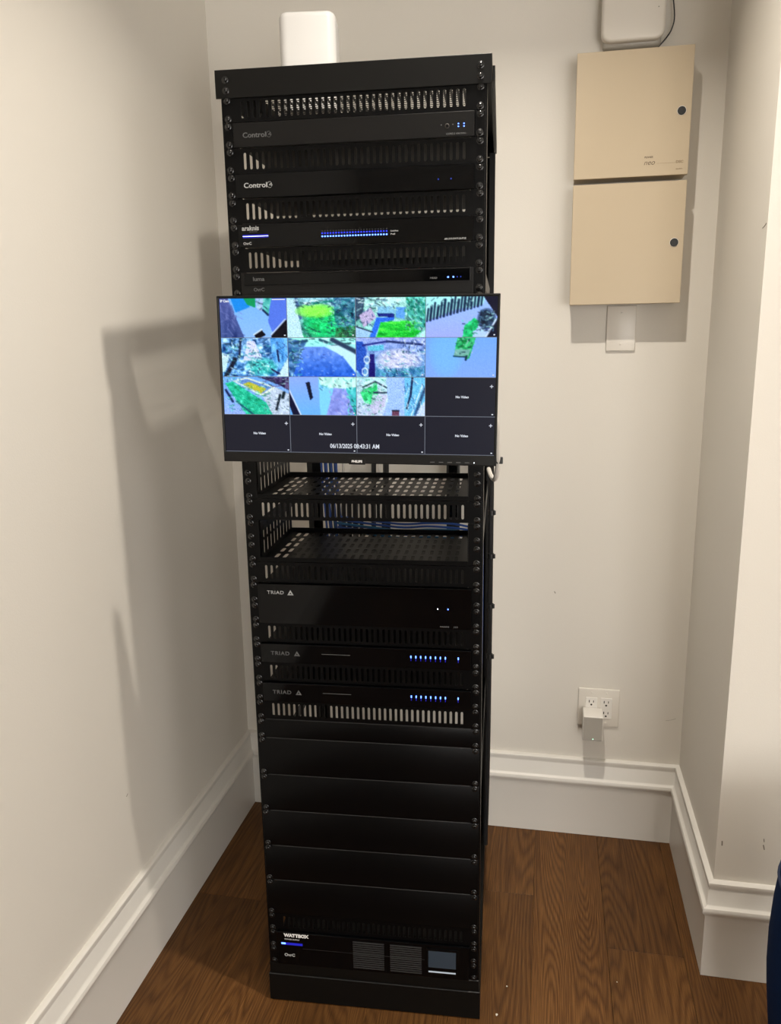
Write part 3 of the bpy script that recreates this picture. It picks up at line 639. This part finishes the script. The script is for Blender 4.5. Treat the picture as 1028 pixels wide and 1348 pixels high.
p = Pic((118, 168, 252), (130, 168, 252)).blob(.30, .35, .22, .6, (118, 188, 254), .6).poly([(.45, 0), (.71, 0), (.62, .52), (.57, .56), (.55, .48), (.40, .47)], (40, 172, 104)).noise(30, 20, 24, [(.45, 0), (.71, 0), (.62, .5), (.40, .46)], seed=20).poly([(.42, .30), (.64, .30), (.60, .5), (.40, .46)], (150, 176, 196), .7).line((.40, .47), (.58, .49), .014, (24, 66, 84)).line((.58, .46), (.57, .56), .020, (20, 56, 76)); p.strokes(30, (.42, .0, .68, .45), [DK, (110, 220, 150), (190, 205, 215)], .04, .007, None, 21); P[(3, 1)] = p
p = Pic((110, 168, 235), (150, 178, 245)).poly([(.03, .18), (.15, .13), (.80, .85), (.78, 1), (.34, 1)], (38, 188, 152)).noise(26, 14, 22, [(.03, .18), (.15, .13), (.80, .85), (.34, 1)], seed=21).poly([(.15, .12), (.36, .02), (.80, .28), (.60, .52)], (215, 232, 225)).poly([(.20, .13), (.36, .06), (.74, .28), (.58, .46)], (100, 140, 205)).poly([(.30, .20), (.40, .14), (.66, .32), (.57, .45)], (188, 188, 66))
p.poly([(.60, .52), (.80, .28), (1, .45), (1, 1), (.74, 1)], (188, 206, 228)).noise(22, 14, 16, [(.60, .52), (.80, .28), (1, .45), (1, 1), (.74, 1)], seed=22).line((.86, .48), (.80, .86), .024, (14, 28, 40)).line((.92, .42), (.90, .55), .03, (14, 34, 44)).poly([(.55, .02), (1, .02), (1, .36), (.85, .22)], (62, 52, 96)).noise(24, 8, 24, [(.55, .0), (1, .0), (1, .36), (.85, .22)], seed=23).line((.04, .36), (.14, .66), .024, (24, 40, 90)).line((.2, .66), (.45, 1), .02, (25, 90, 110)); p.strokes(90, (.06, .2, .7, .98), [GN, (110, 225, 200), (30, 120, 110)], .05, .007, .6, 22).strokes(50, (.6, .4, 1, 1), [(140, 150, 180), WH, DK], .05, .006, .6, 23).strokes(30, (.5, .0, 1, .25), [DK, (110, 90, 140), LT], .06, .008, .4, 24).strokes(20, (.0, .0, .3, .15), [NV, TL, LT], .06, .008, 1.3, 25); P[(0, 2)] = p
p = Pic((140, 170, 252), (108, 176, 250)); p.poly([(.44, 0), (.72, 0), (.66, .32), (.56, 1), (.46, 1)], (128, 206, 250)).poly([(.44, 0), (1, 0), (1, .3), (.66, .3), (.46, .2)], (192, 242, 236)).noise(24, 8, 18, [(.44, 0), (1, 0), (1, .3), (.44, .3)], seed=24).poly([(.25, .15), (.31, .13), (.355, .54), (.315, .62)], (14, 24, 50)).poly([(.67, .28), (.85, .32), (.97, 1), (.55, 1)], (138, 152, 228)).noise(26, 14, 12, [(.67, .28), (.85, .32), (.97, 1), (.55, 1)], seed=25)
p.poly([(.84, .28), (1, .26), (1, 1), (.97, 1)], (70, 190, 196)).noise(28, 12, 24, [(.84, .28), (1, .26), (1, 1), (.97, 1)], seed=26).poly([(0, .36), (.16, 1), (.05, 1), (0, .75)], (16, 20, 56)).line((0, .34), (.17, 1), .014, (205, 220, 250)); p.strokes(40, (.45, .02, 1, .3), [DK, WH, LT, TL], .07, .007, 1.3, 26).strokes(50, (.6, .35, .95, 1), [(160, 150, 220), (110, 120, 205), (190, 200, 245)], .05, .007, 1.2, 27).strokes(40, (.85, .25, 1, 1), [TL, DK, (90, 230, 200)], .06, .008, 1.2, 28); P[(1, 2)] = p
p = Pic((176, 226, 234), (188, 206, 238)).noise(20, 12, 22, seed=27).poly([(.06, .40), (.30, .12), (.32, .45), (.24, .72), (.12, .66)], (58, 210, 128)).noise(22, 14, 26, [(.06, .40), (.30, .12), (.32, .45), (.24, .72), (.12, .66)], seed=28).line((.10, .26), (.28, .12), .016, (30, 60, 60)).line((.28, .12), (.44, .27), .016, (30, 52, 70)).line((.26, .40), (.44, .40), .02, (40, 48, 80)).poly([(.24, .45), (.46, .45), (.40, .8), (.26, 1), (.2, .8)], (196, 190, 226), .7)
p.poly([(.44, 0), (.74, 0), (.70, 1), (.38, 1), (.46, .6)], (158, 192, 252)).poly([(.70, 0), (1, 0), (1, .6), (.82, 1), (.70, 1)], (112, 192, 236)).line((.815, .02), (.79, .45), .020, (20, 34, 76)).line((.79, .45), (.735, .80), .018, (20, 34, 76)).line((.99, .30), (.86, .95), .03, (52, 90, 130)).line((.96, .2), (.80, .98), .010, (220, 240, 252)).poly([(.525, .86), (.62, .86), (.625, 1), (.515, 1)], (112, 72, 96)).line((.525, .86), (.62, .86), .014, (24, 24, 40)).poly([(.9, .85), (1, .6), (1, 1), (.86, 1)], (190, 212, 246)); p.strokes(110, (.0, .05, .42, 1), [DK, WH, LT, GN, (190, 180, 215)], .05, .007, None, 29).strokes(30, (.7, .0, 1, .9), [(70, 120, 190), WH, NV], .18, .006, 1.7, 30); P[(2, 2)] = p

for r in range(4):
    for c in range(4):
        x0 = SX0 + c * TW; z1 = SZ1 - r * TH
        if (c, r) in P:
            a = np.clip(P[(c, r)].a, 0, 255) / 255.0
            q_ = np.pad(a, ((1, 1), (1, 1), (0, 0)), mode='edge')
            a = .40 * a + .15 * (q_[:-2, 1:-1] + q_[2:, 1:-1] + q_[1:-1, :-2] + q_[1:-1, 2:])
            busy = (c, r) in ((1, 0), (2, 0), (0, 1), (2, 1), (0, 2), (2, 2))
            a = np.clip(.5 + (a - .5) * 1.12 + RNG.standard_normal(a.shape[:2])[..., None] * (.055 if busy else .016), 0, 1)
            a = np.where(a <= .04045, a / 12.92, ((a + .055) / 1.055) ** 2.4)
            Hh, Ww = a.shape[:2]
            xs_ = np.linspace(x0 + .0004, x0 + TW - .0004, Ww); zs_ = np.linspace(z1 - .0004, z1 - TH + .0004, Hh)
            gx, gz = np.meshgrid(xs_, zs_); vs = np.stack([gx, np.full_like(gx, .0026), gz], -1).reshape(-1, 3)
            idx = np.arange(Hh * Ww).reshape(Hh, Ww); fs = np.stack([idx[:-1, :-1], idx[1:, :-1], idx[1:, 1:], idx[:-1, 1:]], -1).reshape(-1, 4)
            me = bpy.data.meshes.new('camera_view'); me.from_pydata(vs.tolist(), [], fs.tolist())
            ca = me.color_attributes.new('picture', 'FLOAT_COLOR', 'POINT')
            ca.data.foreach_set('color', np.concatenate([a.reshape(-1, 3), np.ones((Hh * Ww, 1))], 1).ravel())
            me.materials.append(MATS['video']); o = link('camera_view', me, scr)
        else:
            MB().box(x0 + .0004, x0 + TW - .0004, .0024, .0030, z1 - TH + .0004, z1 - .0004).build('empty_view', 'screen_dark', scr)
            text('No Video', .0062, 'screen_text', scr, x0 + TW * .53, .0022, z1 - TH * .5, name='view_caption', align='CENTER', bold=.0002, depth=.0001)
            cx, cz = x0 + TW - .0075, z1 - .0165
            MB().box(cx - .0032, cx + .0032, .0020, .0024, cz - .0006, cz + .0006).box(cx - .0006, cx + .0006, .0020, .0024, cz - .0032, cz + .0032).build('plus_icon', 'screen_text', scr)
        MB().box(x0 + TW - .0065, x0 + TW - .0035, .0020, .0024, z1 - TH + .0035, z1 - TH + .0055).build('corner_icon', 'screen_text', scr)
for k in range(1, 4):
    MB().box(SX0 + k * TW - .0005, SX0 + k * TW + .0005, .0022, .0028, SZ1 - SH, SZ1).build('grid_line', 'screen_line', scr)
    MB().box(SX0, SX0 + SW, .0022, .0028, SZ1 - k * TH - .0005, SZ1 - k * TH + .0005).build('grid_line', 'screen_line', scr)
MB().box(SX0, SX0 + SW, .0022, .0028, SZ1 - SH, SZ1 - SH + .0009).build('grid_line', 'screen_line', scr)
text('06/13/2025 08:43:31 AM', .0118, 'screen_text', scr, -.0045, .0018, SZ1 - SH + .0135, name='timestamp', align='CENTER', bold=.0002, depth=.0001, sx=.82)
text('IP Cam', .0060, 'screen_text', scr, SX0 + .002, .0018, SZ1 - .0050, name='view_caption', bold=.0003, depth=.0001)
MB().box(SX0 + TW - .028, SX0 + TW - .003, .0020, .0024, SZ1 - .0036, SZ1 - .0018).build('header_strip', 'screen_text', scr)

# ------------------------------------------------------------------ white router on the rack top
ap = rthing('wifi_router', 'white upright router block standing on top of the rack', 'router', 2.0163, None, -.150, .345)
ap.rotation_euler = (0, 0, RYAW + .10)
bm = bmesh.new(); bmesh.ops.create_cube(bm, size=1.0)
for v in bm.verts: v.co = Vector((v.co.x * .122, v.co.y * .110, (v.co.z + .5) * .196 + .003))
bmesh.ops.bevel(bm, geom=[e_ for e_ in bm.edges if abs(e_.verts[0].co.z - e_.verts[1].co.z) > .05], offset=.020, segments=6, profile=.5, affect='EDGES')
bm.edges.ensure_lookup_table()
bmesh.ops.bevel(bm, geom=[e_ for e_ in bm.edges if min(v.co.z for v in e_.verts) > .190], offset=.014, segments=5, profile=.5, affect='EDGES')
MB().bm(bm).build('shell', 'white_gloss', ap, True)
MB().rbox(-.050, .050, -.045, .045, 0, .0035, .001).build('foot', 'grey_plastic', ap)
MB().lathe([(.0012, .0004), (.0012, -.0003)], 8, 'y', (0, -.0551, .018)).build('status_light', 'led_green', ap)

# ------------------------------------------------------------------ cables in and beside the rack (rack coordinates)
def cable(name, pts, r, m, lb, cat='cable', group=None, n=7):
    P_ = [Vector(R2W(*q)) for q in pts]; o0 = P_[0]
    o = MB().tube([q - o0 for q in P_], r, n, 5).build(name, m); o.location = o0
    return tag(o, lb, cat, group)
wh = ('leftmost', 'second from the left', 'third from the left', 'middle', 'third from the right', 'second from the right', 'rightmost')
for k in range(7):
    x = -.2000 + .0068 * k; y = .535 + (.012 if k % 2 else 0)
    cable('network_cable', [(x + .01, y + .02, 1.62), (x, y, 1.40), (x - .003, y + .004, 1.24), (x + .003, y, 1.10), (x + .02, y + .01, .80)], .0030,
          'blue_cable' if k != 3 else 'teal_cable', 'blue network cable hanging behind the shelves, ' + wh[k] + ' of the blue bundle', group='blue cables hanging at the rack rear')
hv = ('lowest', 'second lowest', 'third lowest', 'third highest', 'second highest', 'highest')
for k in range(6):
    z = 1.020 + .0066 * k; y = .46 + .009 * (k % 3)
    cable('network_cable', [(-.150, y + .012, z + .014), (-.03, y - .002, z + .004), (.03, y + .002, z - .002), (.09, y - .002, z + .003), (.15, y, z + .002 * (k % 2)), (.195, y + .004, z - .006), (.212, y + .03, z - .02)], .0030,
          'blue_cable' if k % 3 else 'teal_cable', 'blue network cable crossing behind the lower shelf, ' + hv[k] + ' of that bundle', group='blue cables crossing the rack rear')
for k, x in enumerate((-.150, -.0505)):
    cable('white_cable', [(x, .57, 1.62), (x + .001, .57, 1.40), (x + .002, .57, 1.20), (x + .001, .575, .95)], .0036, 'white_cable',
          'white cable hanging behind the shelves beside ' + ('the blue cable bundle' if k == 0 else 'two black power cords'), group='white cables behind the shelves')
for k, (x, r) in enumerate(((-.0680, .0070), (-.0340, .0085))):
    cable('black_cable', [(x, .58, 1.62), (x, .58, 1.40), (x + .002, .585, 1.22), (x - .002, .585, 1.0), (x, .58, .60)], r, 'black_cable',
          'thick black cord hanging behind the shelves, ' + ('left of two', 'right of two')[k], group='black cords behind the shelves')
for k, (x, zt, r) in enumerate(((-.138, 1.120, .0062), (-.122, 1.135, .0062), (-.104, 1.118, .0055), (-.030, 1.110, .0055))):
    cable('black_cable', [(x - .004, .50, .62), (x, .50, .90), (x + .001, .50, zt - .03), (x + .006, .515, zt), (x + .010, .53, zt - .03), (x + .008, .53, .90), (x + .006, .53, .62)], r, 'black_cable',
          'black cable looped up behind the lower shelf, ' + ('leftmost', 'second from the left', 'third from the left', 'rightmost')[k] + ' of four loops', group='black cable loops behind the lower shelf')
lb_ = MB().rbox(-.226, .226, .470, .474, 1.672, 1.735, .001).build('lacing_bar', 'black_powder', rack)
for k, (x, m_) in enumerate(((-.10, 'white_cable'), (-.085, 'white_cable'), (-.02, 'teal_cable'), (.02, 'white_cable'), (.055, 'red_cable'), (.085, 'red_cable'), (.12, 'white_cable'))):
    cable('patch_cable', [(x, .36, 1.690), (x - .004, .40, 1.664), (x + .002, .44, 1.652), (x + .006, .462, 1.600)], .0030, m_, 'short patch cable behind the vent under the switch, ' + wh[k] + ' of seven', group='patch cables behind the switch')
ps = thing('power_strip', 'slim upright black power strip at the rack rear, behind the upper shelf', 'power strip', R2W(.150, DEP - .030, .62), RYAW)
MB().rbox(-.018, .018, -.014, .014, 0, 1.05, .003).build('housing', 'plastic_black', ps)
for k in range(8): MB().rbox(-.012, .012, -.0155, -.0135, .08 + .115 * k, .115 + .115 * k, .001).build('socket', 'black_gloss', ps)
cable('white_cable', [(.20, .07, 1.45), (.262, .085, 1.38), (.2705, .10, 1.32), (.2715, .11, 1.27), (.266, .14, 1.235), (.257, .25, 1.222), (.250, .33, 1.225)], .0050, 'white_cable', 'white cable looping out behind the right edge of the monitor')
# black side cable run with its ties on the right of the rack
cable('black_cable', [(.252, .33, 1.245), (.2555, .36, 1.235), (.2570, .37, 1.20), (.2570, .37, .95), (.2565, .37, .70), (.2555, .37, .45), (.252, .36, .20)], .0062, 'black_cable', 'black cord running down the right side of the rack')
cable('network_cable', [(.236, .30, 1.16), (.238, .30, 1.0), (.238, .30, .80), (.236, .31, .60)], .0028, 'blue_cable', 'dark blue cable running down the right side of the rack')
for k, z in enumerate((1.110, 1.000, .870, .735)):
    t = thing('cable_tie', ('topmost', 'second highest', 'third highest', 'lowest')[k] + ' black strap around the cord on the right of the rack', 'cable tie', R2W(.2570, .37, z), RYAW, 'black straps on the side cord')
    MB().lathe([(.0066, -.006), (.0082, -.006), (.0082, .006), (.0066, .006)], 12, 'z').build('strap', 'plastic_black', t)
    MB().rbox(.0060, .0110, -.008, .001, -.0045, .0055, .001).build('buckle', 'plastic_black', t)
t = thing('cable_tie', 'black strap around the white cable at the lower right monitor corner', 'cable tie', R2W(.2690, .110, 1.281), RYAW)
MB().lathe([(.0052, -.007), (.0075, -.007), (.0075, .007), (.0052, .007)], 12, 'z').build('strap', 'plastic_black', t)
MB().rbox(.005, .013, -.006, .004, -.008, .006, .0015).build('buckle', 'plastic_black', t)

# ------------------------------------------------------------------ alarm boxes on the wall
BD = .078
def cabinet(z0, z1, lb, kz):
    x0, x1 = .1835, .4610
    t = thing('alarm_box', lb, 'metal box', ((x0 + x1) / 2, YB, z0), 0, 'beige metal boxes on the back wall')
    w = (x1 - x0) / 2; h = z1 - z0
    MB().rbox(-w + .002, w - .002, -BD + .004, -.0005, .0015, h - .002, .0015).build('body', 'box_beige', t)
    d = MB().rbox(-w, w, -BD, -BD + .0022, 0, h, .0010, 2)
    for sx in (-1, 1): d.box(*sorted((sx * w, sx * (w - .0012))), -BD + .001, -BD + .016, .001, h - .001)
    d.box(-w, w, -BD + .001, -BD + .016, 0, .0012); dr = d.build('door', 'box_beige', t)
    lx, lz = .4382 - (x0 + x1) / 2, kz - z0
    lk = MB().lathe([(.0112, .0004), (.0112, -.0008), (.0104, -.0012), (.0095, -.0004)], 24, 'y', (lx, -BD, lz)).build('lock_ring', 'white_plastic', dr)
    MB().lathe([(.0098, .0002), (.0098, -.0020), (.0085, -.0030), (.0012, -.0030), (.0012, -.0012)], 24, 'y', (lx, -BD, lz)).build('lock_cap', 'plastic_black', dr)
    return t, dr
t, dr = cabinet(1.9185, 2.2125, 'upper beige metal alarm box with small printing on its door', 2.0658)
cx = (.1835 + .4610) / 2; zz = 1.9185
text('POWER', .0060, 'print_brown', dr, .3550 - cx, -BD - .0001, 1.9625 - zz, bold=.0001, italic=.2)
text('neo', .0175, 'print_brown', dr, .3540 - cx, -BD - .0001, 1.9500 - zz, bold=-.0001, italic=.3)
MB().box(.3860 - cx, .4300 - cx, -BD - .0002, -BD + .0002, 1.9468 - zz, 1.9474 - zz).build('print_line', 'print_tan', dr)
text('DSC', .0085, 'print_tan', dr, .4310 - cx, -BD - .0001, 1.9485 - zz, bold=.0003, sx=1.1)
text('SECURITY', .0035, 'print_tan', dr, .4320 - cx, -BD - .0001, 1.9320 - zz, bold=.0001)
cabinet(1.6080, 1.9050, 'lower plain beige metal alarm box, above the blank wall plate', 1.7570)

# white wall unit above the boxes with its thin cable
wu = thing('wall_unit', 'white rounded wall unit mounted above the beige boxes', 'wall unit', (.3165, YB, 2.2400))
bm = bmesh.new(); bmesh.ops.create_cube(bm, size=1.0)
for v in bm.verts: v.co = Vector((v.co.x * .152, (v.co.y - .5) * .022 - .030, (v.co.z + .5) * .205))
bmesh.ops.bevel(bm, geom=[e_ for e_ in bm.edges if abs(e_.verts[0].co.y - e_.verts[1].co.y) > .01], offset=.024, segments=7, profile=.5, affect='EDGES')
bmesh.ops.bevel(bm, geom=[e_ for e_ in bm.edges if max(v.co.y for v in e_.verts) < -.05], offset=.008, segments=4, profile=.5, affect='EDGES')
MB().bm(bm).build('front_shell', 'plate_white', wu, True)
mb = MB().rbox(-.0705, .0705, -.034, -.0005, -.010, .200, .010, 3); mb.build('back_box', 'grey_plastic', wu, True)
MB().lathe([(.0012, .0006), (.0012, -.0005)], 8, 'y', (.058, -.0520, .070)).build('pin_mark', 'socket_dark', wu)
o = MB().tube([(-.006, 0, .070), (0, 0, .027), (.009, 0, -.035), (.004, 0, -.065), (-.008, 0, -.084), (-.026, .002, -.103)], .0017, 7, 5).build('thin_cable', 'black_cable')
o.location = (.4070, YB - .020, 2.3330); tag(o, 'thin black cable curving beside the white wall unit', 'cable')

# blank wall plate under the lower box
bp_ = thing('blank_wall_plate', 'white blank wall plate below the lower beige box', 'wall plate', (.3240, YB, 1.4860))
MB().rbox(-.0385, .0385, -.0062, -.0002, 0, .1200, .0022, 3).build('plate', 'plate_white', bp_, True)
for z in (.018, .102):
    MB().lathe([(.0032, .0005), (.0032, -.0008), (.0022, -.0012)], 12, 'y', (0, -.0062, z)).build('screw', 'plate_white', bp_)
    MB().box(-.0022, .0022, -.0078, -.0068, z - .0004, z + .0004).build('screw_slot', 'grey_plastic', bp_)

# two gang outlet plate
ox, oz = .3085, .3685
ol = thing('outlet_plate', 'white double outlet plate low on the back wall', 'outlet', (ox, YB, oz))
MB().rbox(-.0605, .0605, -.0062, -.0002, 0, .1215, .0028, 3).build('plate', 'plate_white', ol, True)
for gx in (-.0215, .0220):
    rc = MB().rbox(gx - .0168, gx + .0168, -.0085, -.0060, .0270, .0935, .0012, 2).build('receptacle', 'white_plastic', ol)
    for gz in (.0430, .0780):
        mb = MB().box(gx - .0075, gx - .0050, -.0088, -.0080, gz - .001, gz + .0070).box(gx + .0050, gx + .0072, -.0088, -.0080, gz - .0005, gz + .0065)
        mb.lathe([(.0030, -.0080), (.0030, -.0088)], 10, 'y', (gx, 0, gz - .0075)); mb.build('socket_holes', 'socket_dark', rc)
    for gz in (.0130, .1085): MB().lathe([(.0028, -.0058), (.0028, -.0068), (.0018, -.0072)], 10, 'y', (gx, 0, gz)).build('screw', 'plate_white', ol)
# plug-in adapter
pa = thing('plug_in_adapter', 'white plug-in adapter with tiny green light in the left socket of the outlet', 'adapter', (.2905, YB - .0085, .3510))
mb = MB().rbox(-.0285, .0285, -.062, -.0003, .0, .0790, .003, 3); mb.build('shell', 'white_plastic', pa, True)
MB().rbox(-.0268, .0268, -.0632, -.061, .0024, .0766, .0010, 2).build('front_cover', 'grey_plastic', pa)
MB().lathe([(.0018, .0004), (.0018, -.0006)], 10, 'y', (.001, -.0632, .0075)).build('status_light', 'led_green', pa)

# ------------------------------------------------------------------ navy upholstered seat at the right edge
st = thing('navy_pouf', 'dark navy fabric pouf cut off by the right edge of the photo', 'pouf', (.7470, -.120, 0))
prof = [(.05, .002), (.150, .002), (.172, .012), (.188, .045), (.204, .106), (.218, .18), (.232, .27), (.2385, .33), (.2405, .40), (.2370, .46), (.229, .52), (.206, .565), (.165, .588), (.10, .598), (.02, .600)]
prof = [(r * .705, z) for r, z in prof]
MB().lathe(prof, 48, 'z').build('seat_body', 'navy_fabric', st, True)
ringp = [(.1610 * math.cos(a), .1610 * math.sin(a), .522) for a in [2 * math.pi * k / 48 for k in range(49)]]
MB().tube(ringp, .0035, 6, 1).build('piping', 'navy_piping', st)

# crumbs on the floor
for k, (x, y, s) in enumerate(((.0735, .115, .0022), (.0550, .028, .0030), (.335, .175, .0015))):
    bm = bmesh.new(); bmesh.ops.create_icosphere(bm, subdivisions=1, radius=s)
    for v in bm.verts: v.co *= random.uniform(.7, 1.2)
    zmin = min(v.co.z for v in bm.verts)
    for v in bm.verts: v.co.z = (v.co.z - zmin) * .7
    o = MB().bm(bm).build('crumb', 'crumb'); o.location = (x, y, 0)
    tag(o, 'pale crumb on the wooden floor ' + ('behind the larger crumb, right of the rack foot', 'nearest the right front corner of the rack', 'in the middle of the floor right of the rack')[k], 'crumb', 'pale crumbs on the floor')
